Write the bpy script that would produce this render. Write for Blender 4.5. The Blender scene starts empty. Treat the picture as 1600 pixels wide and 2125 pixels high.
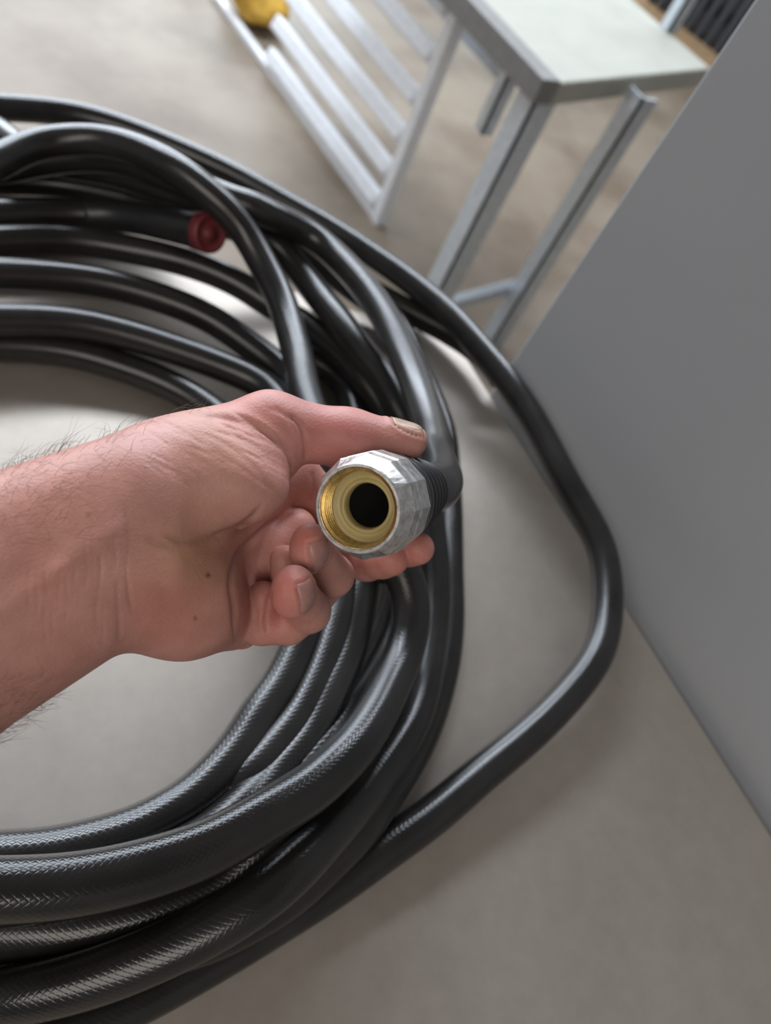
import bpy, math, random
import numpy as np
from mathutils import Matrix, Vector

random.seed(4)
rng = np.random.default_rng(4)
SC = bpy.context.scene
COL = SC.collection

# ------------------------------------------------------------------ camera
FPX, CX, CY, HC = 1537.0, 800.0, 1062.5, 0.45      # focal length and centre in pixels, height above the table
_t = math.tan(math.radians(40.0))
_nad = np.array([-.526 * _t, .8505 * _t, 1.0]); _nad /= np.linalg.norm(_nad)
def _ray(p): return np.array([(p[0] - CX) / FPX, (p[1] - CY) / FPX, 1.0])
def _pl(p):
    r = _ray(p); return r * HC / (r @ _nad)
_Y = _pl((950, 718)) - _pl((1600, 1740)); _Y /= np.linalg.norm(_Y)
_Z = -_nad; _Y -= _Z * (_Y @ _Z); _Y /= np.linalg.norm(_Y)
RW = np.array([np.cross(_Y, _Z), _Y, _Z])           # lens axes (right, down, forward) -> world
CAM = np.array([0, 0, HC])
def on_z(p, z):
    r = RW @ _ray(p); return CAM + r * ((z - HC) / r[2])
def on_x(p, x):
    r = RW @ _ray(p); return CAM + r * (x / r[0])
def at_depth(px, py, d):
    return CAM + RW @ (_ray((px, py)) * d)

cd = bpy.data.cameras.new('camera'); cam = bpy.data.objects.new('camera', cd); COL.objects.link(cam)
cd.sensor_fit = 'VERTICAL'; cd.sensor_height = 9.6; cd.sensor_width = 7.228
cd.lens = FPX / 2125 * 9.6
M = np.eye(4); M[:3, 0] = RW[:, 0]; M[:3, 1] = -RW[:, 1]; M[:3, 2] = -RW[:, 2]; M[:3, 3] = CAM
cam.matrix_world = Matrix(M.tolist())
cd.clip_start = 0.01; cd.clip_end = 60
cd.dof.use_dof = True; cd.dof.focus_distance = 0.278; cd.dof.aperture_fstop = 2.1
SC.camera = cam

# ------------------------------------------------------------------ world, lamps, exposure
w = bpy.data.worlds.new('world'); SC.world = w; w.use_nodes = True
w.node_tree.nodes['Background'].inputs[0].default_value = (0.93, 0.95, 1.0, 1)
w.node_tree.nodes['Background'].inputs[1].default_value = 1.0
def area(name, loc, target, sx, sy, power, color):
    l = bpy.data.lights.new(name, 'AREA'); l.shape = 'RECTANGLE'; l.size = sx; l.size_y = sy
    l.energy = power; l.color = color
    o = bpy.data.objects.new(name, l); COL.objects.link(o); o.location = loc
    o.rotation_euler = (Vector(target) - Vector(loc)).to_track_quat('-Z', 'Y').to_euler()
    return o
area('door_daylight', (1.2, 6.3, 1.2), (0.6, 0, 0), 4.6, 2.2, 230, (0.80, 0.89, 1.0))
area('skylight', (1.2, 2.5, 2.25), (0.6, 1.0, 0), 4.2, .75, 240, (0.82, 0.90, 1.0))
area('palm_fill', (-1.5, -.9, 2.2), (0.1, 0.2, 0), 2.8, 1.8, 56, (1.0, 0.94, 0.87))  # added fill light behind the camera, brightens the palm
vs = SC.view_settings
SC.display_settings.display_device = 'sRGB'
vs.view_transform = 'Standard'; vs.look = 'None'; vs.gamma = 1; vs.use_curve_mapping = False
vs.exposure = 0.3

# ------------------------------------------------------------------ helpers
def srgb(r, g, b):
    f = lambda c: ((c / 255 + .055) / 1.055) ** 2.4 if c > 10 else c / 255 / 12.92
    return (f(r), f(g), f(b), 1)
class NT:
    def __init__(self, name):
        self.m = bpy.data.materials.new(name); self.m.use_nodes = True
        self.t = self.m.node_tree; self.b = self.t.nodes['Principled BSDF']
    def n(self, typ, **kw):
        x = self.t.nodes.new(typ)
        for k, v in kw.items():
            if k.startswith('i_'): x.inputs[int(k[2:])].default_value = v
            else: setattr(x, k, v)
        return x
    def l(self, a, b): self.t.links.new(a, b)
    def math(self, op, a, b=None):
        x = self.n('ShaderNodeMath', operation=op)
        for i, v in enumerate((a, b)):
            if v is None: continue
            if hasattr(v, 'links'): self.l(v, x.inputs[i])
            else: x.inputs[i].default_value = v
        return x.outputs[0]
    def ramp(self, src, stops):
        r = self.n('ShaderNodeValToRGB'); e = r.color_ramp.elements
        while len(e) < len(stops): e.new(0.5)
        for q, (p, c) in zip(e, stops): q.position = p; q.color = c
        self.l(src, r.inputs[0]); return r.outputs[0]
    def noise(self, vec, scale, detail=4, rough=.5):
        x = self.n('ShaderNodeTexNoise'); x.inputs['Scale'].default_value = scale
        x.inputs['Detail'].default_value = detail; x.inputs['Roughness'].default_value = rough
        if vec is not None: self.l(vec, x.inputs['Vector'])
        return x.outputs['Fac']
    def coord(self, kind='Object'): return self.n('ShaderNodeTexCoord').outputs[kind]
    def mapping(self, vec, scale=(1, 1, 1), rot=(0, 0, 0)):
        x = self.n('ShaderNodeMapping'); x.inputs['Scale'].default_value = scale; x.inputs['Rotation'].default_value = rot
        self.l(vec, x.inputs['Vector']); return x.outputs[0]
    def bump(self, h, strength, dist):
        x = self.n('ShaderNodeBump'); x.inputs['Strength'].default_value = strength; x.inputs['Distance'].default_value = dist
        self.l(h, x.inputs['Height']); self.l(x.outputs[0], self.b.inputs['Normal']); return x
    def set(self, **kw):
        for k, v in kw.items(): self.b.inputs[k.replace('_', ' ')].default_value = v
        return self
def mix_rgb(t, fac, a, b):
    x = t.n('ShaderNodeMix', data_type='RGBA')
    for i, v in ((0, fac), (6, a), (7, b)):
        if hasattr(v, 'links'): t.l(v, x.inputs[i])
        else: x.inputs[i].default_value = v
    return x.outputs[2]
def simple(name, col, rough=.5, metal=0, var=.08, scale=40, bump=0.0, bdist=.0005):
    t = NT(name); t.set(Roughness=rough, Metallic=metal)
    nz = t.noise(t.coord(), scale, 5, .6)
    c2 = tuple(min(1, c * (1 + var * 2)) for c in col[:3]) + (1,); c1 = tuple(c * (1 - var * 2) for c in col[:3]) + (1,)
    t.l(t.ramp(nz, [(.3, c1), (.7, c2)]), t.b.inputs['Base Color'])
    if bump: t.bump(nz, bump, bdist)
    return t.m
def tag(o, label=None, cat=None, group=None, kind=None):
    for k, v in (('label', label), ('category', cat), ('group', group), ('kind', kind)):
        if v: o[k] = v
    return o
def empty(name, loc=(0, 0, 0)):
    o = bpy.data.objects.new(name, None); COL.objects.link(o); o.location = tuple(loc); o.empty_display_size = .02
    return o
def mesh_obj(name, verts, faces, mat, parent=None, smooth=False, uvs=None):
    me = bpy.data.meshes.new(name); me.from_pydata([tuple(map(float, v)) for v in verts], [], faces)
    if smooth: me.polygons.foreach_set('use_smooth', [True] * len(me.polygons))
    if uvs is not None:
        lay = me.uv_layers.new(name='UVMap')
        lay.data.foreach_set('uv', np.asarray(uvs, dtype=np.float32).ravel())
    me.materials.append(mat); me.update()
    o = bpy.data.objects.new(name, me); COL.objects.link(o)
    put(o, parent); return o
def put(o, parent):
    if parent is not None:
        o.parent = parent
        if parent.type == 'EMPTY': o.matrix_parent_inverse = Matrix.Translation([-v for v in parent.location])
def box_data(lo, hi, bev=0.0):
    x0, y0, z0 = lo; x1, y1, z1 = hi
    v = [(x0, y0, z0), (x1, y0, z0), (x1, y1, z0), (x0, y1, z0), (x0, y0, z1), (x1, y0, z1), (x1, y1, z1), (x0, y1, z1)]
    f = [(0, 3, 2, 1), (4, 5, 6, 7), (0, 1, 5, 4), (1, 2, 6, 5), (2, 3, 7, 6), (3, 0, 4, 7)]
    return v, f
def bevel(o, width, seg=2):
    m = o.modifiers.new('bevel', 'BEVEL'); m.width = width; m.segments = seg; m.limit_method = 'ANGLE'
    return o
def box(name, lo, hi, mat, parent=None, bev=.002):
    v, f = box_data(lo, hi); o = mesh_obj(name, v, f, mat, parent)
    if bev: bevel(o, bev)
    return o
def join_data(parts):
    V, F = [], []
    for v, f in parts:
        n = len(V); V += [tuple(q) for q in v]; F += [tuple(i + n for i in p) for p in f]
    return V, F
def beam_data(a, b, wx, wy, up=(0, 0, 1)):
    a = np.array(a, float); b = np.array(b, float); d = b - a; d /= np.linalg.norm(d)
    s = np.cross(d, up)
    if np.linalg.norm(s) < 1e-3: s = np.cross(d, (0, 1, 0))
    s /= np.linalg.norm(s); t = np.cross(s, d)
    v = [q + sx * s * wx / 2 + sy * t * wy / 2 for q in (a, b) for sx, sy in ((-1, -1), (1, -1), (1, 1), (-1, 1))]
    return v, [(0, 1, 2, 3), (7, 6, 5, 4), (0, 4, 5, 1), (1, 5, 6, 2), (2, 6, 7, 3), (3, 7, 4, 0)]
def frames(P):
    T = np.gradient(P, axis=0); T /= np.linalg.norm(T, axis=1)[:, None]
    up = np.array([0, 0, 1.0]); S = np.cross(T, up); n = np.linalg.norm(S, axis=1)[:, None]
    S = S / np.maximum(n, 1e-6); return T, S, np.cross(S, T)
def sweep(P, r, nseg=20):
    """round tube along P with braid UVs (u once round, v in circumferences)"""
    P = np.asarray(P); T, S, U = frames(P); n = len(P)
    r = np.broadcast_to(np.asarray(r, float), (n,))
    a = np.linspace(0, 2 * np.pi, nseg, endpoint=False)
    V = P[:, None] + r[:, None, None] * (np.cos(a)[None, :, None] * S[:, None] + np.sin(a)[None, :, None] * U[:, None])
    L = np.concatenate([[0], np.cumsum(np.linalg.norm(np.diff(P, axis=0), axis=1))]) / (2 * np.pi * r.mean())
    F, UV = [], []
    for i in range(n - 1):
        for j in range(nseg):
            k = (j + 1) % nseg
            F.append((i * nseg + j, i * nseg + k, (i + 1) * nseg + k, (i + 1) * nseg + j))
            u0, u1 = j / nseg, (j + 1) / nseg
            UV += [(u0, L[i]), (u1, L[i]), (u1, L[i + 1]), (u0, L[i + 1])]
    V = V.reshape(-1, 3)
    F.append(tuple(range(nseg))[::-1]); UV += [(0, 0)] * nseg
    F.append(tuple((n - 1) * nseg + j for j in range(nseg))); UV += [(0, 0)] * nseg
    return V, F, UV
def catmull(P, n):
    P = np.asarray(P, float); m = len(P)
    d = np.concatenate([[0], np.cumsum(np.maximum(np.linalg.norm(np.diff(P[:, :3], axis=0), axis=1), 1e-6) ** .5)])
    tt = np.linspace(0, d[-1], n); out = np.zeros((n, P.shape[1]))
    # natural cubic spline on chord parameter
    h = np.diff(d); A = np.eye(m); B = np.zeros_like(P)
    for i in range(1, m - 1):
        A[i, i - 1] = h[i - 1]; A[i, i] = 2 * (h[i - 1] + h[i]); A[i, i + 1] = h[i]
        B[i] = 6 * ((P[i + 1] - P[i]) / h[i] - (P[i] - P[i - 1]) / h[i - 1])
    S2 = np.linalg.solve(A, B)
    idx = np.clip(np.searchsorted(d, tt, side='right') - 1, 0, m - 2)
    hh = h[idx][:, None]; a = (d[idx + 1] - tt)[:, None]; b = (tt - d[idx])[:, None]
    return (S2[idx] * a ** 3 + S2[idx + 1] * b ** 3) / (6 * hh) + (P[idx] / hh - S2[idx] * hh / 6) * a + (P[idx + 1] / hh - S2[idx + 1] * hh / 6) * b
def lathe(name, prof, origin, axis, mat, parent, n=64, smooth=True, up=None):
    """prof: (distance along axis, radius); axis unit vector"""
    axis = np.array(axis, float); axis /= np.linalg.norm(axis)
    s = np.cross(axis, (0.1, .2, 1.0) if up is None else up); s /= np.linalg.norm(s); t = np.cross(axis, s)
    V, F = [], []
    for d, r in prof:
        for j in range(n):
            a = 2 * np.pi * j / n; V.append(np.array(origin) + axis * d + r * (math.cos(a) * s + math.sin(a) * t))
    for i in range(len(prof) - 1):
        for j in range(n):
            k = (j + 1) % n; F.append((i * n + j, i * n + k, (i + 1) * n + k, (i + 1) * n + j))
    o = mesh_obj(name, V, F, mat, parent, smooth)
    return o

# ------------------------------------------------------------------ materials
def mat_table():
    t = NT('brushed grey steel'); c = t.coord()
    n1 = t.noise(c, 3.0, 4, .6); n2 = t.noise(t.mapping(c, (6, 220, 1), (0, 0, .25)), 3.0, 4, .6); n3 = t.noise(c, 55, 3, .7)
    mx = t.math('ADD', t.math('MULTIPLY', n1, .6), t.math('MULTIPLY', n3, .4))
    t.l(t.ramp(mx, [(.3, srgb(162, 153, 144)), (.7, srgb(180, 171, 161))]), t.b.inputs['Base Color'])
    t.l(t.math('ADD', t.math('MULTIPLY', n2, .10), .48), t.b.inputs['Roughness'])
    t.set(Metallic=.6); t.bump(n2, .05, .0004); return t.m
def mat_floor():
    t = NT('dusty concrete'); c = t.coord()
    n1 = t.noise(c, .9, 5, .6); n2 = t.noise(c, 2.4, 6, .6)
    base = t.ramp(n1, [(.35, srgb(132, 117, 100)), (.55, srgb(144, 131, 114)), (.7, srgb(138, 132, 119))])
    dirt = t.ramp(n2, [(.36, (0.46, .37, .30, 1)), (.58, (1, 1, 1, 1))])
    m = t.n('ShaderNodeMix', data_type='RGBA', blend_type='MULTIPLY'); m.inputs[0].default_value = .6
    t.l(base, m.inputs[6]); t.l(dirt, m.inputs[7])
    t.l(m.outputs[2], t.b.inputs['Base Color']); t.set(Roughness=.55); t.bump(n2, .1, .002); return t.m
def mat_wall():
    t = NT('grey painted panel'); c = t.coord(); n1 = t.noise(c, 2.5, 3); n2 = t.noise(c, 300, 2)
    t.l(t.ramp(n1, [(.3, srgb(152, 154, 158)), (.7, srgb(160, 162, 166))]), t.b.inputs['Base Color'])
    t.set(Roughness=.48); t.bump(n2, .03, .0003); return t.m
def mat_hose():
    t = NT('black braided hose'); uv = t.coord('UV'); c = t.coord()
    s = t.n('ShaderNodeSeparateXYZ'); t.l(uv, s.inputs[0]); u, v = s.outputs[0], s.outputs[1]
    def ridge(sgn):
        a = t.math('ADD', t.math('MULTIPLY', u, 24.0), t.math('MULTIPLY', v, sgn * 23.0))
        p = t.math('PINGPONG', a, .5)
        return t.math('POWER', t.math('MULTIPLY', p, 2.0), 3.0)
    lat = t.math('MAXIMUM', ridge(1), ridge(-1))
    n1 = t.noise(c, 30, 4); n2 = t.noise(c, 700, 2)
    h = t.math('ADD', lat, t.math('MULTIPLY', n2, .15))
    t.l(t.ramp(n1, [(.35, (.015, .0142, .014, 1)), (.7, (.025, .0235, .0225, 1))]), t.b.inputs['Base Color'])
    t.l(t.math('ADD', t.math('MULTIPLY', n1, .1), .15), t.b.inputs['Roughness'])
    t.bump(h, .2, .0003); return t.m
def mat_skin():
    t = NT('skin'); c = t.coord()
    at = t.n('ShaderNodeAttribute', attribute_name='tone')
    n1 = t.noise(c, 90, 5, .6); n2 = t.noise(c, 900, 3, .6)
    v = t.n('ShaderNodeTexVoronoi'); v.inputs['Scale'].default_value = 900; t.l(c, v.inputs['Vector'])
    mot = t.ramp(n1, [(.3, (.84, .78, .78, 1)), (.7, (1.06, 1.05, 1.05, 1))])
    m = t.n('ShaderNodeMix', data_type='RGBA', blend_type='MULTIPLY'); m.inputs[0].default_value = .8
    t.l(at.outputs['Color'], m.inputs[6]); t.l(mot, m.inputs[7])
    t.l(m.outputs[2], t.b.inputs['Base Color'])
    t.set(Roughness=.5); t.b.inputs['Subsurface Weight'].default_value = .18
    t.b.inputs['Subsurface Radius'].default_value = (1, .35, .2); t.b.inputs['Subsurface Scale'].default_value = .004
    t.b.inputs['Specular IOR Level'].default_value = .4
    h = t.math('ADD', t.math('MULTIPLY', v.outputs['Distance'], .6), t.math('MULTIPLY', n2, .8))
    t.bump(h, .3, .0005); return t.m
def mat_alu():
    t = NT('worn aluminium'); c = t.coord(); n1 = t.noise(c, 350, 5, .65); n2 = t.noise(t.mapping(c, (60, 900, 400)), 1.0, 3)
    t.l(t.ramp(n1, [(.3, srgb(176, 172, 168)), (.6, srgb(222, 220, 217))]), t.b.inputs['Base Color'])
    t.l(t.math('ADD', t.math('MULTIPLY', n1, .22), .2), t.b.inputs['Roughness']); t.set(Metallic=.9)
    t.bump(t.math('ADD', n1, n2), .12, .0003); return t.m
M_TABLE, M_FLOOR, M_WALL, M_HOSE, M_SKIN, M_ALU = mat_table(), mat_floor(), mat_wall(), mat_hose(), mat_skin(), mat_alu()
M_BRASS = simple('worn brass', (.5, .33, .11, 1), .36, 1.0, .15, 500, .15, .0002)
M_CREAM = simple('cream plastic seal', srgb(180, 160, 106), .42, 0, .05, 120)
M_COPPER = simple('tarnished brass lip', (.42, .27, .16, 1), .4, .9, .2, 700, .1, .0002)
M_RUBBER = simple('black rubber', (.018, .018, .019, 1), .36, 0, .1, 200)
M_BORE = simple('dark bore', (.003, .003, .003, 1), .9)
M_RED = simple('dull red plastic', srgb(112, 46, 48), .5, 0, .1, 120)
M_GALV = simple('galvanised steel', srgb(206, 214, 222), .36, .45, .06, 60)
M_RACK = simple('bare aluminium slat', srgb(238, 241, 246), .42, .1, .04, 50)
M_TOP = simple('pale bench top', srgb(168, 167, 156), .5, 0, .03, 12)
M_EDGE = simple('grey bench edge', srgb(128, 126, 124), .5, .2, .06, 40)
M_YELLOW = simple('yellow fabric', srgb(214, 168, 70), .8, 0, .12, 30, .4, .004)
M_BLACKP = simple('black plastic crate', (.022, .024, .028, 1), .5, 0, .1, 40)
M_WOOD = simple('bare timber', srgb(178, 146, 108), .7, 0, .1, 20)
M_SHELL = simple('dim painted sheeting', srgb(120, 118, 116), .7, 0, .05, 2)
M_NAIL = simple('nail', srgb(164, 120, 112), .36, 0, .06, 300)
M_NAILW = simple('nail with pale edge', srgb(160, 130, 106), .36, 0, .12, 260)
M_HAIR = simple('brown hair', srgb(92, 68, 48), .5)

# ------------------------------------------------------------------ structure
FL = -.9
fl = box('floor', (-3, -3, FL - .1), (9, 11, FL), M_FLOOR, None, 0); tag(fl, 'dusty beige concrete workshop floor', None, None, 'structure')
wl = box('wall_right', (.478, -1.6, FL), (.505, .338, .95), M_WALL, None, .002); tag(wl, 'plain grey painted panel wall beside the table', None, None, 'structure')

for nm, lo_, hi_, tx in (('ceiling', (-3, -2.6, 2.3), (9, 6.5, 2.4), 'dim grey workshop ceiling'), ('wall_back', (-3, -2.6, FL), (9, -2.5, 2.3), 'dim grey wall behind the photographer'), ('wall_left', (-3.1, -2.6, FL), (-3, 6.5, 2.3), 'dim grey side wall of the workshop')):
    tag(box(nm, lo_, hi_, M_SHELL, None, 0), tx, None, None, 'structure')

# table: steel sheet top with turned down edge, far corner cut off obliquely
tbl = empty('work_table', (0, 0, FL))
tag(tbl, 'grey steel topped work table under the coiled hose', 'table')
e0 = on_z((949, 712), 0)[:2]; e1 = on_z((721, 639), 0)[:2]; dv = (e1 - e0) / np.linalg.norm(e1 - e0)
far = e0 + dv * 1.15
poly = [(.468, -.75), (.468, e0[1]), tuple(far), (far[0], -.75)]
n = 4
tv = [(x, y, 0) for x, y in poly] + [(x, y, -.03) for x, y in poly]
tf = [(0, 1, 2, 3), (7, 6, 5, 4)] + [(i, i + 4, (i + 1) % 4 + 4, (i + 1) % 4) for i in range(4)]
bevel(mesh_obj('table_top', tv, tf, M_TABLE, tbl), .002, 3)
for lx, ly in ((.42, -.7), (.42, .33), (-.5, -.7), (-.5, .75)):
    box('leg', (lx - .02, ly - .02, FL), (lx + .02, ly + .02, -.03), M_GALV, tbl, .002)

# ------------------------------------------------------------------ hose
HR = .0119
S = {}   # pixel track and height of each run of the coil, from its far left end round to its near left end
S['A'] = [(-25,221,.012),(0,223,.012),(125,233,.012),(250,264,.012),(375,313,.012),(500,371,.014),(600,426,.018),(660,459,.02),(720,495,.022),(785,538,.026),(840,576,.03),(890,615,.04),(942,662,.046),(1012,742,.05),(1080,828,.051),(1130,912,.05),(1166,982,.048),(1210,1060,.044),(1246,1133,.038),(1260,1205,.036),(1260,1271,.035),(1243,1350,.033),(1190,1430,.03),(1100,1522,.026),(1000,1605,.02),(900,1690,.014),(800,1762,.012),(700,1832,.012),(600,1895,.012),(500,1955,.012),(400,2012,.012),(300,2065,.012),(200,2110,.012),(100,2150,.012),(20,2180,.012)]
S['A2'] = [(-25,380,.0),(0,380,.0),(120,385,.0),(280,420,.0),(420,455,.0),(560,500,.002),(700,565,.006),(800,620,.010),(880,662,.014),(940,695,.02),(1000,738,.025),(1040,785,.027)]
S['B'] = [(-25,345,0.072),(0,334,0.072),(36,316,0.072),(90,298,0.072),(150,291,0.072),(210,293,0.072),(270,307,0.072),(330,332,0.072),(390,368,0.072),(444,412,0.072),(482,450,0.072),(516,496,0.066),(550,556,0.066),(580,616,0.066),(602,680,0.066),(620,748,0.055),(632,808,0.055),(665,900,0.055),(715,1000,0.055),(775,1095,0.043),(830,1180,0.047),(850,1235,0.05),(853,1287,0.052),(844,1334,0.052),(828,1381,0.052),(806,1428,0.052),(780,1480,0.052),(744,1537,0.052),(700,1587,0.052),(637,1641,0.052),(562,1687,0.052),(469,1741,0.052),(375,1781,0.052),(250,1817,0.052),(125,1839,0.052),(0,1847,0.052)]
S['C'] = [(-25,352,.03),(0,350,.03),(120,330,.034),(250,334,.04),(370,372,.048),(480,416,.058),(530,432,.062),(569,450,.065),(615,472,.068),(660,500,.071),(695,530,.074),(725,560,.077),(757,597,.08),(784,634,.083),(812,681,.087),(838,735,.092),(862,793,.098),(880,845,.106),(893,890,.118),(900,930,.134),(903,966,.152)]
S['D'] = [(-25,262,.014),(0,275,.014),(40,307,.014),(90,333,.014),(180,350,.014),(270,370,.014),(360,397,.014),(432,416,.014),(520,455,.014),(600,505,.014),(680,560,.012),(750,612,.012),(815,665,.012),(853,735,.012),(888,815,.012),(917,892,.012),(926,970,.012),(930,1080,.012),(930,1194,.012),(931,1256,.012),(928,1319,.012),(919,1381,.012),(903,1444,.012),(881,1506,.012),(850,1569,.012),(812,1627,.012),(775,1680,.012),(737,1730,.012),(680,1785,.012),(620,1838,.012),(560,1880,.012),(430,1945,.012),(270,1985,.012),(120,2003,.012),(0,2020,.012)]
S['Q1'] = [(-25,372,.012),(0,373,.012),(100,380,.012),(200,397,.012),(300,422,.012),(380,442,.012),(470,466,.014),(525,483,.018),(572,508,.02),(606,545,.022),(638,585,.022),(668,622,.022),(696,656,.022),(750,728,.022),(796,790,.022),(824,842,.022),(845,880,.022),(872,960,.022),(890,1080,.024),(900,1180,.026),(900,1260,.028),(893,1330,.03),(880,1410,.03),(864,1470,.03),(840,1522,.03),(808,1570,.03),(768,1625,.03),(725,1680,.03),(660,1750,.03),(562,1842,.03),(375,1955,.03),(188,2030,.03),(60,2062,.03),(0,2072,.03)]
S['P2'] = [(-25,500,0.02),(0,499,0.02),(120,497,0.02),(240,512,0.02),(360,538,0.02),(450,568,0.02),(510,598,0.02),(565,634,0.02),(627,672,0.02),(672,705,0.02),(712,737,0.02),(750,782,0.02),(785,828,0.02),(812,880,0.02),(835,960,0.016),(848,1080,0.012),(838,1200,0.012),(812,1310,0.012),(777,1385,0.012),(744,1437,0.012),(712,1481,0.012),(678,1537,0.012),(640,1595,0.012),(600,1660,0.012),(545,1750,0.012),(470,1830,0.012),(344,1884,0.012),(250,1907,0.012),(125,1926,0.012),(0,1932,0.012)]
S['P3'] = [(-25,568,0.03),(0,568,0.03),(120,574,0.03),(240,592,0.03),(360,628,0.03),(450,670,0.028),(528,724,0.024),(585,770,0.02),(640,840,0.016),(700,960,0.012),(740,1080,0.012),(752,1180,0.012),(744,1241,0.012),(731,1303,0.012),(712,1366,0.012),(687,1428,0.012),(662,1491,0.012),(631,1544,0.012),(591,1591,0.012),(556,1630,0.012),(510,1675,0.016),(430,1745,0.024),(300,1805,0.032),(150,1842,0.032),(0,1852,0.032)]
S['P4'] = [(-25,664,0.03),(0,664,0.03),(120,667,0.03),(240,688,0.03),(360,724,0.03),(480,768,0.028),(560,810,0.025),(620,880,0.02),(670,990,0.014),(700,1100,0.012),(708,1220,0.012),(694,1303,0.012),(675,1366,0.012),(650,1428,0.012),(616,1491,0.012),(572,1547,0.012),(531,1595,0.012),(490,1635,0.012),(440,1675,0.012),(380,1722,0.012),(270,1790,0.012),(130,1845,0.012),(0,1866,0.012)]
S['P5'] = [(-25,716,.012),(0,716,.012),(90,722,.012),(180,738,.012),(270,766,.012),(360,803,.012),(450,860,.012),(540,940,.012),(610,1040,.012),(645,1150,.012),(645,1260,.012),(625,1330,.012),(604,1381,.012),(578,1430,.012),(541,1484,.012),(500,1550,.012),(450,1610,.012),(400,1657,.012),(345,1693,.012),(281,1725,.012),(188,1755,.012),(94,1775,.012),(0,1783,.012)]
S['Q3'] = [(640,745,.012),(661,752,.014),(690,770,.016),(715,795,.016),(732,830,.014),(745,880,.012),(765,960,.012),(790,1080,.012),(800,1180,.012)]
S['P1'] = [(-25,442,.022),(0,442,.022),(90,441,.022),(180,444,.022),(270,452,.022),(350,466,.024),(430,484,.026)]
N = {'A':150,'A2':140,'Q3':40,'P1':40}
smp = {k: catmull(v, N.get(k, 120)) for k, v in S.items()}
keys = list(smp)
allp = np.concatenate([smp[k] for k in keys]); sid = np.concatenate([[i] * len(smp[k]) for i, k in enumerate(keys)])
rays = np.array([RW @ _ray(p) for p in allp]); zz = allp[:, 2].copy(); z0 = zz.copy()
fixed = np.array([keys[i] in ('A2',) for i in sid])
def pos(z): return CAM + rays * ((z - HC) / rays[:, 2])[:, None]
order = z0 + sid * 1e-5
above = (order[:, None] > order[None]) & (sid[:, None] != sid[None])
for it in range(110):                                   # let runs that cross lie on each other instead of in each other
    Pw = pos(zz); D = Pw[:, None] - Pw[None]
    h2 = D[..., 0] ** 2 + D[..., 1] ** 2; gap = 2 * HR * .97
    need = np.sqrt(np.maximum(gap * gap - h2, 0)) - D[..., 2]   # how much the upper run has to rise
    need = np.where(above & (h2 < gap * gap * .8), np.maximum(need, 0), 0).max(axis=1)
    if need.max() < .0006: break
    zz = np.minimum(zz + np.minimum(need, .004) * .5, z0 + .06)
    for i in range(len(keys)):                          # keep each run smooth
        m = np.where(sid == i)[0]; q = zz[m]
        for _ in range(2): q[1:-1] = q[1:-1] * .5 + .25 * (q[:-2] + q[2:])
        zz[m] = q
    zz = np.maximum(zz, np.where(z0 < .0115, z0, .0118))
Pw = pos(zz)
Pw[:, 0] = np.minimum(Pw[:, 0], .4655)
runs = {k: Pw[sid == i].copy() for i, k in enumerate(keys)}
for k, P in runs.items():
    z = P[:, 2].copy()
    for _ in range(12): z[1:-1] = z[1:-1] * .4 + .3 * (z[:-2] + z[2:])
    r_ = P - CAM; runs[k] = CAM + r_ * ((z - HC) / r_[:, 2])[:, None]
hose = empty('garden_hose', (.15, .3, 0))
tag(hose, 'black braided hose coiled on grey table, metal coupling end held up', 'hose')
def arc(p0, t0, p3, t3, n=36):
    d = np.linalg.norm(p3 - p0) * .62; t0 = t0 / np.linalg.norm(t0); t3 = t3 / np.linalg.norm(t3)
    p1 = p0 + t0 * d; p2 = p3 - t3 * d; t = np.linspace(0, 1, n)[1:, None]
    return p0 * (1 - t) ** 3 + 3 * p1 * t * (1 - t) ** 2 + 3 * p2 * t * t * (1 - t) + p3 * t ** 3
link = {'A': 'B', 'Q1': 'A', 'D': 'D', 'P2': 'Q1', 'B': 'P2', 'P3': 'P1', 'P4': 'P3', 'P5': 'P4'}
link['D'] = 'C'
# run C rises off the pile into the grip of the coupling
ORI = at_depth(741, 1056, .262)
AX = RW @ np.array([.0275, -.0092, .075]); AX /= np.linalg.norm(AX)
end = ORI + AX * .080
runs['C'] = catmull(np.concatenate([runs['C'][:-2:3], [ORI + AX * .104, end, ORI + AX * .066]]), 150)
for k in ('A', 'A2', 'B', 'C', 'D', 'Q1', 'P2', 'P3', 'P4', 'P5'):
    P = runs[k]
    if k in link: nx = runs[link[k]]; P = np.concatenate([P, arc(P[-1], P[-1] - P[-4], nx[0], nx[3] - nx[0])])
    v, f, uv = sweep(P, HR, 24)
    o = mesh_obj('hose_loop', v, f, M_HOSE, hose, True, uv)
v, f, uv = sweep(runs['Q3'], HR, 24); mesh_obj('hose_loop', v, f, M_HOSE, hose, True, uv)
P1 = runs['P1']
v, f, uv = sweep(P1, HR, 24); mesh_obj('hose_loop', v, f, M_HOSE, hose, True, uv)
ax1 = P1[-1] - P1[-6]; ax1 /= np.linalg.norm(ax1)
ax1 = ax1 + (CAM - P1[-1]) * .75; ax1 /= np.linalg.norm(ax1)
base1 = P1[-1] - ax1 * .004
v, f, uv = sweep(P1[18:], np.linspace(.0122, .0142, len(P1[18:])), 24)
o = mesh_obj('end_sleeve', v, f, M_RUBBER, hose, True, uv)
cap = lathe('end_cap', [(-.012, .0), (-.012, .0150), (.006, .0156), (.009, .0150), (.010, .0132), (.0085, .0118), (.0085, .005), (.0105, .004), (.0105, 0)], base1, ax1, M_RED, hose, 40, True)
cap['label'] = 'dull red end cap'

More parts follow.
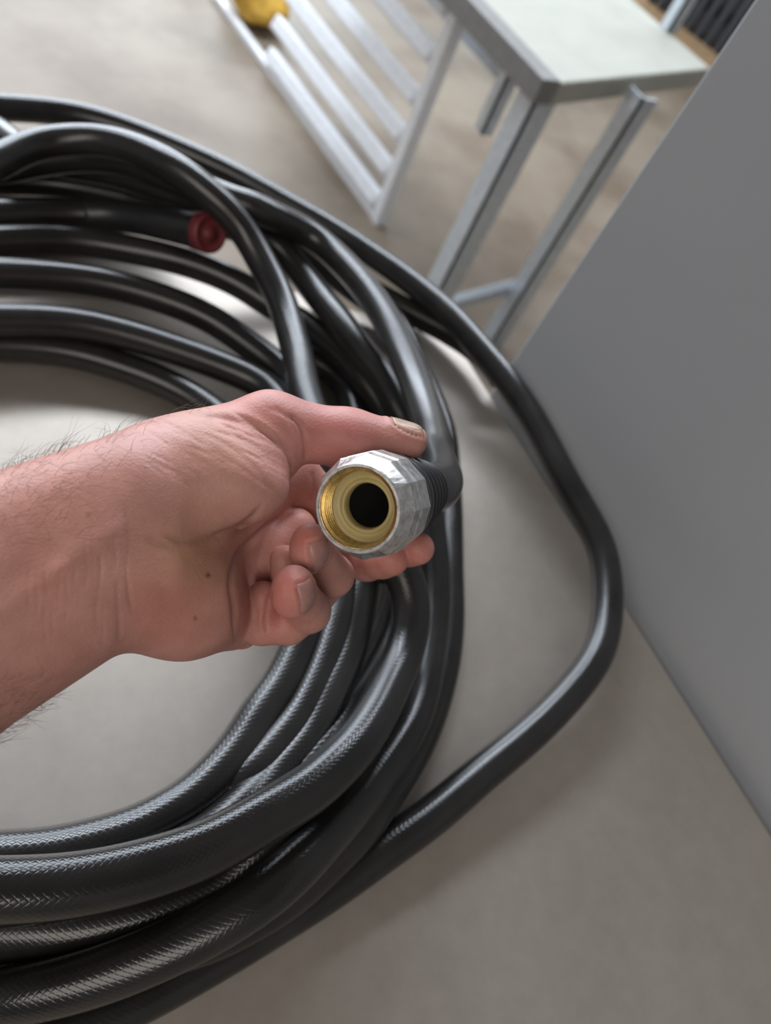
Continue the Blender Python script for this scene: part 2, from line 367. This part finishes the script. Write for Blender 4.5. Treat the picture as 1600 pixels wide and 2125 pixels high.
# coupling at the held end
def ngon(n, r, d, off=0.0):
    s = np.cross(AX, (0.1, .2, 1.0)); s /= np.linalg.norm(s); t = np.cross(AX, s)
    return [ORI + AX * d + r * (math.cos(2 * np.pi * (j + off) / n) * s + math.sin(2 * np.pi * (j + off) / n) * t) for j in range(n)]
NF = 12; R1 = NF * 4
def ring(r, d, facet):      # 48 points; facet 0 = round, 1 = twelve flats
    s = np.cross(AX, (0.1, .2, 1.0)); s /= np.linalg.norm(s); t = np.cross(AX, s); out = []
    for j in range(R1):
        a = 2 * np.pi * j / R1; loc = (a % (2 * np.pi / NF)) - np.pi / NF
        rr = r * ((1 - facet) + facet * math.cos(np.pi / NF) / math.cos(loc))
        out.append(ORI + AX * d + rr * (math.cos(a) * s + math.sin(a) * t))
    return out
prof = [(.0147, .010, 0), (.0147, .0006, 0), (.0150, 0, 0), (.0160, 0, 0), (.0164, .0005, 0), (.0193, .0064, 1), (.0196, .0068, 1), (.0197, .0136, 1), (.0201, .0141, 1), (.0201, .0240, 1), (.0190, .0246, 1), (.0150, .0246, 0)]
V, F = [], []
for r, d, fc in prof: V += ring(r, d, fc)
for i in range(len(prof) - 1):
    for j in range(R1):
        k = (j + 1) % R1; F.append((i * R1 + j, i * R1 + k, (i + 1) * R1 + k, (i + 1) * R1 + j))
nut = mesh_obj('coupling_nut', V, F, M_ALU, hose); nut['label'] = 'faceted aluminium coupling nut'
th = [(.0004, .0152), (.0002, .0149), (.0008, .0144)]
lathe('rim_ring', th, ORI, AX, M_COPPER, nut, 64)
tp = [(.0008, .0146)]
for i in range(5): tp += [(.0012 + i * .0016, .0146), (.0018 + i * .0016, .0134), (.0022 + i * .0016, .0134), (.0028 + i * .0016, .0146)]
tp += [(.0105, .0142), (.0105, .011)]
lathe('brass_thread', tp, ORI, AX, M_BRASS, nut, 64, False)
sp = [(.0088, .0140), (.0080, .0134), (.0084, .0122), (.0094, .0112), (.0094, .0104), (.0086, .0098), (.0086, .0090), (.0094, .0085), (.012, .0083), (.030, .0083)]
lathe('seal_washer', sp, ORI, AX, M_CREAM, nut, 64)
bo = lathe('bore', [(.0125, .00825), (.05, .0078), (.05, 0)], ORI, AX, M_BORE, nut, 48)
col = lathe('collar', [(.0242, .015), (.0242, .0188), (.0250, .0193), (.0288, .0190), (.0292, .0178), (.0300, .0178), (.0304, .0186)], ORI, AX, M_RUBBER, hose, 64)
gp = [(.0300, .0150), (.0304, .0184), (.0312, .0187)]
for i in range(5):
    d = .0340 + i * .0080; r = .0186 - i * .00105
    gp += [(d, r), (d + .0004, r - .0030), (d + .0030, r - .0032), (d + .0034, r - .0002), (d + .0060, r - .0006)]
gp += [(.0745, .0128), (.0790, .0124), (.0800, .0118), (.0800, .010)]
grip = lathe('grip_sleeve', gp, ORI, AX, M_RUBBER, hose, 64)

# ------------------------------------------------------------------ hand (implicit surface, lens-aligned millimetres, then placed in the world)
def pm(px, py, z): return np.array([(px - CX) / FPX * z, (py - CY) / FPX * z, z]) * 1.0
def rcone(P, a, b, r1, r2):
    ba = b - a; l2 = ba @ ba; rr = r1 - r2; a2 = l2 - rr * rr; il2 = 1 / l2
    pa = P - a; y = pa @ ba; z = y - l2
    x2 = ((pa * l2 - y[..., None] * ba) ** 2).sum(-1)
    y2 = y * y * l2; z2 = z * z * l2; k = np.sign(rr) * rr * rr * x2
    d = (np.sqrt(np.maximum(x2 * a2 * il2, 0)) + y * rr) * il2 - r1
    c1 = np.sign(z) * a2 * z2 > k; c2 = np.sign(y) * a2 * y2 < k
    return np.where(c1, np.sqrt(x2 + z2) * il2 - r2, np.where(c2, np.sqrt(x2 + y2) * il2 - r1, d))
def ellip(P, c, rad, rot=None):
    q = P - c
    if rot is not None: q = q @ rot.T
    k0 = np.sqrt(((q / rad) ** 2).sum(-1)); k1 = np.sqrt(((q / (rad * rad)) ** 2).sum(-1))
    return k0 * (k0 - 1) / np.maximum(k1, 1e-9)
def smin(a, b, k):
    h = np.maximum(k - np.abs(a - b), 0) / k
    return np.minimum(a, b) - h * h * k * .25
def zrot(deg):
    c, s = math.cos(math.radians(deg)), math.sin(math.radians(deg))
    return np.array([[c, s, 0], [-s, c, 0], [0, 0, 1.0]])
MM = 1e-3
FING = {   # joints: px, py, depth(m), radius(mm)
 'index': [(600,985,.335,11.5),(722,1088,.350,9.8),(812,1138,.344,8.8),(866,1138,.330,7.6)],
 'middle': [(570,1078,.343,11.5),(688,1140,.354,9.8),(762,1165,.346,8.8),(812,1160,.328,7.8)],
 'ring': [(535,1165,.336,11),(655,1228,.345,9.6),(690,1195,.318,8.8),(645,1128,.293,7.0)],
 'little': [(485,1250,.318,10.5),(585,1290,.330,9.2),(640,1268,.300,8.6),(612,1218,.279,7.2)]}
def J(t): return pm(t[0], t[1], t[2])
def hand_sdf(P):
    def rc(a, b, P=P): return rcone(P, J(a), J(b), a[3] * MM, b[3] * MM)
    # forearm and wrist
    d = smin(rc((268,1020,.262,20), (-140,1190,.236,24)), rc((252,1210,.262,19.5), (-140,1420,.236,24)), .022)
    d = smin(d, smin(rc((-140,1190,.236,24), (-640,1400,.205,27)), rc((-140,1420,.236,24), (-640,1740,.205,28)), .022), .004)
    # palm
    palm = rc((330,1030,.272,18), FING['index'][0])
    palm = smin(palm, rc((320,1110,.274,17), FING['middle'][0]), .014)
    palm = smin(palm, rc((310,1190,.272,18), FING['ring'][0]), .014)
    palm = smin(palm, rc((310,1245,.272,16), FING['little'][0]), .014)
    palm = smin(palm, ellip(P, pm(372,1245,.280), np.array([.0225, .0195, .020]), zrot(15)), .012)
    palm = smin(palm, rc((390,1262,.283,17), (476,1286,.306,12)), .008)
    d = smin(d, palm, .008)
    # thumb
    th = rc((340,985,.278,19), (560,888,.288,13.0))
    th = smin(th, rc((560,888,.288,12.4), (722,910,.297,10.4)), .006)
    o = 4.2 * MM
    a, b = pm(722,910,.297), pm(850,917,.303)
    for sgn in (-1, 1):
        dz = np.array([0, 0, sgn * o]); th = smin(th, rcone(P, a + dz, b + dz, .0098, .0060), .006)
    th = smin(th, ellip(P, pm(796,922,.301), np.array([.011, .0078, .0098])), .005)
    d = smin(d, th, .010)
    d = smin(d, ellip(P, pm(440,985,.276), np.array([.0285, .0185, .0185]), zrot(14)), .010)
    d = smin(d, ellip(P, pm(560,945,.287), np.array([.0105, .0088, .011]), zrot(30)), .006)
    # fingers
    base = d
    for nm, f in FING.items():
        d = smin(d, smin(base, rc(f[0], f[1]), .008), .0012)
    for nm, f in FING.items():
        g = smin(rc(f[0], f[1]), rc(f[1], f[2]), .003)
        g = smin(g, rc(f[2], f[3]), .003)
        if nm == 'ring': g = smin(g, ellip(P, pm(640,1140,.291), np.array([.0074,.0104,.0082]), zrot(8)), .003)
        elif nm == 'little': g = smin(g, ellip(P, pm(607,1229,.277), np.array([.0082,.0100,.0084]), zrot(6)), .003)
        else:
            m = J(f[2]) * .35 + J(f[3]) * .65
            g = smin(g, np.linalg.norm(P - m, axis=-1) - f[3][3] * MM * 1.02, .003)
        d = smin(d, g, .0012)
    # inner faces of the curled fingers
    mound = rc((500,1308,.319,8.2), (507,1240,.318,9.2))
    for a, b in (((507,1240,.318,9.2), (530,1180,.318,10)), ((530,1180,.318,10), (562,1136,.321,10)), ((562,1136,.321,10), (612,1098,.327,9.6))):
        mound = smin(mound, rc(a, b), .004)
    d = smin(d, mound, .0016)
    d = smin(d, rc((546,1238,.299,6.4), (541,1298,.302,7.6)), .0014)
    d = smin(d, rc((541,1298,.302,7.6), (600,1300,.304,7.8)), .003)
    d = smin(d, rc((592,1162,.308,6.2), (594,1200,.308,6.6)), .0014)
    return d
VS = .00085
lo = np.array([-.228, -.052, .168]); hi = np.array([.028, .136, .372])
dim = np.ceil((hi - lo) / VS).astype(int) + 1
gx, gy, gz = [lo[i] + np.arange(dim[i]) * VS for i in range(3)]
# coarse pass, then only the cells near the surface
CS = 6
cgx, cgy, cgz = gx[::CS], gy[::CS], gz[::CS]
cP = np.stack(np.meshgrid(cgx, cgy, cgz, indexing='ij'), -1)
cD = hand_sdf(cP)
fld = np.repeat(np.repeat(np.repeat(cD, CS, 0), CS, 1), CS, 2)[:dim[0], :dim[1], :dim[2]].astype(np.float32)
if fld.shape != tuple(dim): fld = np.pad(fld, [(0, dim[i] - fld.shape[i]) for i in range(3)], mode='edge')
near = np.abs(fld) < VS * CS * 2.2
I = np.argwhere(near); Pn = lo + I * VS
out = np.empty(len(I), np.float32)
for s in range(0, len(I), 400000): out[s:s + 400000] = hand_sdf(Pn[s:s + 400000])
fld[near] = out
def surface_nets(f, lo, vs):
    s = f < 0; nx, ny, nz = f.shape
    cnt = np.zeros((nx - 1, ny - 1, nz - 1), np.int8)
    for a in (0, 1):
        for b in (0, 1):
            for c in (0, 1): cnt += s[a:nx - 1 + a, b:ny - 1 + b, c:nz - 1 + c]
    act = (cnt > 0) & (cnt < 8); C = np.argwhere(act); idx = -np.ones(act.shape, np.int64); idx[act] = np.arange(len(C))
    acc = np.zeros((len(C), 3)); num = np.zeros(len(C))
    cor = [np.array(q) for q in ((0,0,0),(1,0,0),(0,1,0),(1,1,0),(0,0,1),(1,0,1),(0,1,1),(1,1,1))]
    val = [f[C[:, 0] + q[0], C[:, 1] + q[1], C[:, 2] + q[2]] for q in cor]
    for i in range(8):
        for j in range(i + 1, 8):
            if np.abs(cor[i] - cor[j]).sum() != 1: continue
            cr = (val[i] < 0) != (val[j] < 0); t = np.where(cr, val[i] / np.where(cr, val[i] - val[j], 1), 0)
            acc += np.where(cr[:, None], cor[i] + t[:, None] * (cor[j] - cor[i]), 0); num += cr
    V = lo + (C + acc / num[:, None]) * vs
    Q = []
    for ax in range(3):
        b, c = (ax + 1) % 3, (ax + 2) % 3
        sl0 = [slice(None)] * 3; sl1 = [slice(None)] * 3; sl0[ax] = slice(0, -1); sl1[ax] = slice(1, None)
        A, B = s[tuple(sl0)], s[tuple(sl1)]
        E = np.argwhere(A != B); E = E[(E[:, b] > 0) & (E[:, c] > 0) & (E[:, b] < f.shape[b] - 1) & (E[:, c] < f.shape[c] - 1)]
        eb = np.zeros(3, int); eb[b] = 1; ec = np.zeros(3, int); ec[c] = 1
        g = lambda q: idx[q[:, 0], q[:, 1], q[:, 2]]
        q = np.stack([g(E - eb - ec), g(E - ec), g(E), g(E - eb)], 1)
        flip = ~A[E[:, 0], E[:, 1], E[:, 2]]; q[flip] = q[flip][:, ::-1]; Q.append(q)
    return V, np.concatenate(Q)
HV, HQ = surface_nets(fld, lo, VS)
def grad(P, e=3e-4):
    return np.stack([hand_sdf(P + np.eye(3)[i] * e) - hand_sdf(P - np.eye(3)[i] * e) for i in range(3)], -1) / (2 * e)
HN = grad(HV); HN /= np.maximum(np.linalg.norm(HN, axis=1), 1e-6)[:, None]
hpx = CX + FPX * HV[:, 0] / HV[:, 2]; hpy = CY + FPX * HV[:, 1] / HV[:, 2]
facing = np.clip(-(HN * HV).sum(1) / np.linalg.norm(HV, axis=1), 0, 1)
def seg_dist(px, py, line):
    best = np.full(len(px), 1e9)
    L = catmull(np.array(line, float), len(line) * 6); nL = len(L) - 1
    for q, ((x0, y0), (x1, y1)) in enumerate(zip(L[:-1], L[1:])):
        dx, dy = x1 - x0, y1 - y0; t = np.clip(((px - x0) * dx + (py - y0) * dy) / (dx * dx + dy * dy + 1e-9), 0, 1)
        e = min(q, nL - 1 - q) / nL; pen = max(0, .16 - e) * 60
        best = np.minimum(best, np.hypot(px - x0 - t * dx, py - y0 - t * dy) + pen)
    return best
# skin folds: (track in the palm's plane, depth mm, half width, nearest, furthest)
FOLDS = [
 ([(470,850),(530,880),(580,920),(605,960),(604,985)], .9, 7, .24, .31),
 ([(400,860),(480,870),(550,900),(590,940)], .5, 6, .24, .31),
 ([(430,890),(510,915),(560,950),(585,985)], .35, 6, .24, .31),
 ([(590,850),(622,885),(634,925),(632,965)], .8, 5, .24, .32),
 ([(560,840),(600,870),(618,910)], .4, 5, .24, .32),
 ([(256,1030),(262,1080),(266,1130),(262,1180),(268,1240),(280,1290)], .4, 5, .23, .30),
 ([(245,1190),(243,1240),(247,1300),(245,1340)], .35, 5, .23, .30),
 ([(205,1120),(208,1200),(200,1260),(208,1330)], .25, 6, .23, .30),
 ([(330,1110),(380,1125),(440,1115),(500,1095),(540,1060)], .8, 8, .23, .31),
 ([(556,1325),(551,1290),(556,1250),(566,1215)], .5, 5, .25, .35),
 ([(648,975),(650,1000),(648,1050)], .5, 5, .31, .36),
 ([(300,870),(400,900),(480,960)], .15, 9, .24, .30),
 ([(350,850),(440,862),(520,892),(570,930)], .35, 5, .24, .31),
 ([(400,890),(480,930),(540,985),(560,1020)], .25, 6, .24, .31),
 ([(440,850),(520,868),(572,905),(592,945)], -.5, 8, .24, .31),
 ([(300,1120),(345,1140),(385,1135)], .4, 12, .24, .31),
 ([(640,1058),(589,1071),(556,1090),(528,1116),(495,1149),(481,1188),(479,1219),(485,1259),(486,1310),(488,1340)], 1.3, 6, .26, .345),
 ([(430,1120),(470,1108),(505,1090),(530,1066),(545,1045)], .8, 7, .24, .32),
 ([(536,1262),(532,1290),(540,1325)], .5, 4, .25, .31),
 ([(120,1180),(190,1130),(250,1090)], -.7, 26, .12, .30),
 ([(0,1270),(60,1225),(130,1175)], -.7, 26, .12, .30),
]
dsp = np.zeros(len(HV)); crease_shade = np.zeros(len(HV))
for line, dep, wid, z0_, z1_ in FOLDS:
    m = (facing > .05) & (HV[:, 2] > z0_) & (HV[:, 2] < z1_)
    dd = seg_dist(hpx[m], hpy[m], line); g = np.exp(-(dd / wid) ** 2)
    dsp[m] -= dep * MM * g
    if dep > 0.2: crease_shade[m] = np.maximum(crease_shade[m], g * min(1, dep))
# fine wrinkles across the wrist and the ball of the thumb
for k in range(46):
    if k < 16:
        x = 60 + k * 13 + rng.uniform(-4, 4); y = rng.uniform(1080, 1240); L = rng.uniform(60, 130)
        line = [(x, y), (x + rng.uniform(-8, 8), y + L / 2), (x + rng.uniform(-10, 10), y + L)]; dep = .21
    else:
        x = rng.uniform(280, 560); y = rng.uniform(840, 990); L = rng.uniform(40, 110); a = .45 + rng.uniform(-.12, .12)
        line = [(x, y), (x + L * .5, y + L * .5 * a), (x + L, y + L * a * 1.2)]; dep = .21
    m = (facing > .15) & (HV[:, 2] < .30); dd = seg_dist(hpx[m], hpy[m], line)
    dsp[m] -= dep * MM * np.exp(-(dd / 3.2) ** 2)
# nails
NAILS = [('thumbnail', pm(842,900,.298), pm(850,917,.303) - pm(722,910,.297), np.array([-.05, -.94, -.36]), .0125, .0125, M_NAILW),
         ('fingernail', pm(660,1150,.288), pm(655,1095,.289) - pm(664,1200,.297), np.array([.74, .10, -.66]), .0120, .0100, M_NAIL),
         ('fingernail', pm(626,1232,.275), pm(618,1180,.274) - pm(624,1290,.283), np.array([.80, .06, -.60]), .0115, .0088, M_NAIL)]
nail_meshes = []
for nm, c, ax, nrm, ln, wd, mt in NAILS:
    ax = ax / np.linalg.norm(ax); nrm = nrm - ax * (nrm @ ax); nrm /= np.linalg.norm(nrm); sd = np.cross(ax, nrm)
    nu, nv = 15, 15; V = []
    uu, vv = np.meshgrid(np.linspace(-1, 1, nu), np.linspace(-1, 1, nv), indexing='ij')
    su = np.sign(uu) * np.abs(uu); sq = np.sqrt(np.clip(1 - .42 * np.abs(uu) ** 3.0, 0, 1))
    Pq = c + ax * (su * ln / 2)[..., None] + sd * (vv * sq * wd / 2)[..., None] + nrm * .010
    for _ in range(40): Pq = Pq - nrm * (hand_sdf(Pq) * .8)[..., None]
    top = Pq + nrm * .00055; top += nrm * (-.0004 * (np.abs(vv) ** 4) )[..., None]
    bot = Pq - nrm * .0012
    F = []
    for i in range(nu - 1):
        for j in range(nv - 1):
            a, b, c_, d_ = i * nv + j, (i + 1) * nv + j, (i + 1) * nv + j + 1, i * nv + j + 1
            F.append((a, b, c_, d_)); F.append((a + nu * nv, d_ + nu * nv, c_ + nu * nv, b + nu * nv))
    rim = [i * nv for i in range(nu)] + [(nu - 1) * nv + j for j in range(1, nv)] + [i * nv + nv - 1 for i in range(nu - 2, -1, -1)] + [j for j in range(nv - 2, 0, -1)]
    for q in range(len(rim)):
        a, b = rim[q], rim[(q + 1) % len(rim)]; F.append((b, a, a + nu * nv, b + nu * nv))
    nail_meshes.append((nm, np.concatenate([top.reshape(-1, 3), bot.reshape(-1, 3)]), F, mt))
    # skin fold round the nail
    rimP = Pq.reshape(-1, 3)[rim]
    dd = np.min(np.linalg.norm(HV[:, None, :] - rimP[None, ::2], axis=2), axis=1) if len(HV) * len(rim) < 3e7 else None
    if dd is None:
        dd = np.full(len(HV), 1.0)
        cl = np.linalg.norm(HV - c, axis=1) < .014
        dd[cl] = np.min(np.linalg.norm(HV[cl][:, None, :] - rimP[None], axis=2), axis=1)
    dsp -= .00025 * np.exp(-(dd / .0007) ** 2); dsp += .0004 * np.exp(-((dd - .0017) / .001) ** 2) * (np.abs(dd) < .005)
    crease_shade = np.maximum(crease_shade, .5 * np.exp(-(dd / .0009) ** 2))
HV2 = HV + HN * dsp[:, None]
# natural skin tones: palm yellowish pink, finger ends and thumb redder; shade painted into the folds
tone = np.tile(np.array(srgb(184, 135, 123)[:3]), (len(HV), 1))
def spot(px, py, rad, col, amt, z0_=.2, z1_=.4):
    g = amt * np.exp(-(((hpx - px) ** 2 + (hpy - py) ** 2) / rad ** 2)) * ((HV[:, 2] > z0_) & (HV[:, 2] < z1_))
    tone[:] = tone * (1 - g[:, None]) + np.array(srgb(*col)[:3]) * g[:, None]
spot(390, 1170, 90, (190, 148, 112), .6); spot(470, 890, 90, (192, 148, 124), .5)
spot(520, 830, 70, (184, 112, 104), .7); spot(700, 890, 120, (172, 100, 94), .75)
spot(340, 1260, 80, (192, 122, 108), .6); spot(420, 1290, 70, (186, 128, 112), .4)
spot(630, 1120, 38, (200, 104, 96), .5, .25, .31); spot(600, 1215, 45, (200, 106, 96), .5, .25, .30)
spot(560, 1280, 60, (196, 112, 102), .55); spot(620, 1060, 90, (196, 124, 110), .5, .3, .4); spot(840, 1140, 80, (198, 116, 106), .6, .3, .4)
spot(100, 1050, 130, (198, 140, 124), .5); spot(90, 1200, 60, (206, 138, 124), .3); spot(110, 1330, 110, (190, 134, 118), .4)
spot(432, 1194, 5, (52, 36, 32), .9); spot(405, 1283, 3.5, (60, 40, 34), .8); spot(183, 1068, 3.5, (88, 50, 42), .8)
tone *= (1 - .16 * crease_shade)[:, None]  # folds and nail rims darkened: shade put into the skin colour
person = bpy.data.meshes.new('person')
wV = CAM + HV2 @ RW.T
person.vertices.add(len(wV)); person.vertices.foreach_set('co', wV.astype(np.float32).ravel())
person.loops.add(HQ.size); person.loops.foreach_set('vertex_index', HQ.astype(np.int32).ravel())
person.polygons.add(len(HQ)); person.polygons.foreach_set('loop_start', np.arange(0, HQ.size, 4, dtype=np.int32))
person.polygons.foreach_set('use_smooth', np.ones(len(HQ), bool)); person.update(calc_edges=True); person.validate()
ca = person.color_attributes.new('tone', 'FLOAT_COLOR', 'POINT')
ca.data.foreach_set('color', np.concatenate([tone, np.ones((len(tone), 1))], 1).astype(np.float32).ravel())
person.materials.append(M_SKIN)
po = bpy.data.objects.new('person', person); COL.objects.link(po)
tag(po, 'bare forearm and hand holding the metal hose end between thumb and fingers', 'person')
for nm, V, F, mt in nail_meshes: mesh_obj(nm, CAM + V @ RW.T, F, mt, po, True)
# arm hair
cand = np.where((hpx < 420) & (hpx > -60) & (facing > -.1) & ((HN[:, 1] < -.25) | ((hpx < 190) & (hpy < 1130)) | ((hpx < 100) & (hpy > 1400))))[0]
cu = bpy.data.curves.new('arm_hair', 'CURVE'); cu.dimensions = '3D'; cu.bevel_depth = .000045; cu.bevel_resolution = 0; cu.resolution_u = 3
pr = np.exp(-((hpx[cand]) / 190.0) ** 2) + .12; pr /= pr.sum()
for i in rng.choice(cand, 520, p=pr):
    p = HV2[i]; nn = HN[i]; d = np.array([.75, -.25, 0]) + rng.normal(0, .35, 3); d -= nn * (d @ nn); d /= np.linalg.norm(d)
    L = rng.uniform(.005, .0115); cv = rng.normal(0, .3, 3)
    pts = [p - nn * .0004, p + d * L * .35 + nn * L * .22, p + (d + cv * .4) * L * .7 + nn * L * .32, p + (d + cv) * L + nn * L * .3]
    sp_ = cu.splines.new('POLY'); sp_.points.add(3)
    for k, q in enumerate(pts):
        wq = CAM + RW @ q; sp_.points[k].co = (*wq, 1); sp_.points[k].radius = (1, .9, .7, .3)[k]
cu.materials.append(M_HAIR)
ho = bpy.data.objects.new('arm_hair', cu); COL.objects.link(ho); ho.parent = po; ho['kind'] = 'stuff'

# ------------------------------------------------------------------ background
rack = empty('slatted_rack', (1.39, 1.76, FL)); tag(rack, 'bare aluminium rack of sloping slats standing on the floor', 'rack')
def xr(y): return 1.393 - .072 * (y - 1.75)
yl = 2.6
for z in (-.845, -.735, -.62, -.505, -.385, -.265):
    v, f = beam_data((xr(1.775), 1.775, z), (xr(yl), yl, z), .04, .05, (.5, 0, 1)); bevel(mesh_obj('slat', v, f, M_RACK, rack), .008)
for py_, top in ((1.745, -.17), (3.35, -.17)):
    v, f = beam_data((xr(py_) + (.03 if py_ > 2 else 0), py_, FL), (xr(py_) + (.03 if py_ > 2 else 0), py_, top), .04, .04)
    bevel(mesh_obj('post', v, f, M_RACK, rack), .003)
for nm_, z, q in (('bottom_rail', FL + .012, .024), ('top_rail', -.185, .03)):
    v, f = beam_data((xr(1.76), 1.76, z), (xr(3.36), 3.36, z), .03, q); bevel(mesh_obj(nm_, v, f, M_RACK, rack), .003)

yb = empty('yellow_bag', tuple(on_z((540, -2), FL + .08) * [1, 1, 0] + [0, 0, FL])); tag(yb, 'crumpled yellow cloth bag lying behind the rack rail', 'bag')
yc = np.array(yb.location)
V, F = [], []
for i in range(13):
    th_ = math.pi * i / 12
    for j in range(24):
        ph = 2 * math.pi * j / 24; rr = 1 + .12 * math.sin(3 * ph + i) + .08 * math.sin(5 * ph - 2 * i)
        V.append(yc + np.array([.12 * rr * math.sin(th_) * math.cos(ph), +.14 * rr * math.sin(th_) * math.sin(ph), .09 + .09 * math.cos(th_)]))
for i in range(12):
    for j in range(24): k = (j + 1) % 24; F.append((i * 24 + j, (i + 1) * 24 + j, (i + 1) * 24 + k, i * 24 + k))
mesh_obj('cloth', V, F, M_YELLOW, yb, True)

bench = empty('metal_bench', (1.25, 1.17, FL)); tag(bench, 'pale topped metal bench on galvanised angle legs', 'bench')
zt = -.1
c0 = on_z((1168, 172), zt); c1 = on_z((1446, 165), zt); c1 = c1 + (c1 - c0) * .05
lf = on_z((1040, 0), zt); dl = (lf - on_z((1165, 130), zt)); dl /= np.linalg.norm(dl)
rf = on_z((1315, 0), zt) - on_z((1475, 140), zt); rf /= np.linalg.norm(rf)
q0 = c0; q1 = on_z((1476, 142), zt) ; q2 = q1 + rf * 1.0; q3 = q0 + dl * 1.1
tv = [tuple(q) for q in (q0, q1, q2, q3)] + [tuple(q - [0, 0, .05]) for q in (q0, q1, q2, q3)]
tf = [(0, 1, 2, 3), (7, 6, 5, 4)] + [(i, i + 4, (i + 1) % 4 + 4, (i + 1) % 4) for i in range(4)]
bevel(mesh_obj('bench_top', tv, tf, M_TOP, bench), .006)
sd = np.array([-dl[1], dl[0], 0])
v, f = beam_data(q0 + sd * .03 - [0, 0, .022], q3 + sd * .03 - [0, 0, .022], .05, .05); bevel(mesh_obj('side_rail', v, f, M_EDGE, bench), .003)
def leg(p, z0_, z1_, wd=.04, name='leg'):
    parts = [box_data((p[0] - wd / 2, p[1] - wd / 2, z0_), (p[0] + wd / 2, p[1] - wd / 2 + .006, z1_)), box_data((p[0] - wd / 2, p[1] - wd / 2, z0_), (p[0] - wd / 2 + .006, p[1] + wd / 2, z1_))]
    v, f = join_data(parts); return mesh_obj(name, v, f, M_GALV, bench)
leg((1.235, 1.20), FL, -.14, .06); leg((1.525, 1.186), FL, -.118, .05)
up_ = on_z((1386, 62), zt); leg((up_[0], up_[1]), zt, zt + .5, .035, 'upright')
lg = on_z((1090, 85), -.15); leg((lg[0], lg[1]), -.37, -.13, .035, 'hanger')
b0_ = on_z((1044, 152), -.33); b1_ = b0_ + dl * 1.1
v, f = beam_data(b0_, b1_, .045, .03); bevel(mesh_obj('lower_rail', v, f, M_GALV, bench), .003)
s0 = on_z((1080, 590), -.72); s1 = on_z((905, 638), -.72)
v, f = beam_data(s0, s1, .03, .03); bevel(mesh_obj('stretcher', v, f, M_GALV, bench), .003)

cr = on_z((1420, 85), FL); crate = empty('plastic_crate', tuple(cr)); tag(crate, 'black slotted plastic crate on a wooden board beyond the bench', 'crate')
a0 = on_z((1345, 15), FL); a1 = on_z((1478, 118), FL); dx = (a1 - a0); Lx = np.linalg.norm(dx); dx /= Lx; nrm_ = np.array([dx[1], -dx[0], 0.0])
if nrm_ @ (CAM - a0) > 0: nrm_ = -nrm_
for r in range(4):
    z0_, z1_ = FL + .06 + r * .17, FL + .06 + r * .17 + .10
    v, f = beam_data(a0 + [0, 0, 0] + np.array([0, 0, z0_ - FL + .06]), a0 + dx * 1.6 * Lx + np.array([0, 0, z0_ - FL + .06]), .04, .10); bevel(mesh_obj('slat', v, f, M_BLACKP, crate), .004)
for k in range(12):
    p = a0 + dx * (k * 1.6 * Lx / 11); v, f = beam_data(p + np.array([0, 0, .035]), p + np.array([0, 0, .72]), .05, .05); mesh_obj('rib', v, f, M_BLACKP, crate)
b0 = a0 + nrm_ * .35; v, f = beam_data(b0 + np.array([0, 0, .42]), b0 + dx * 1.6 * Lx + np.array([0, 0, .42]), .02, .72); mesh_obj('back_panel', v, f, M_BLACKP, crate)
wb0 = a0 - nrm_ * .15; v, f = beam_data(wb0 + np.array([0, 0, .016]) - dx * .8, wb0 + dx * 2.2 * Lx + np.array([0, 0, .016]), .6, .03)
wd_ = mesh_obj('wooden_board', v, f, M_WOOD); tag(wd_, 'bare timber board on the floor under the black crate', 'board')
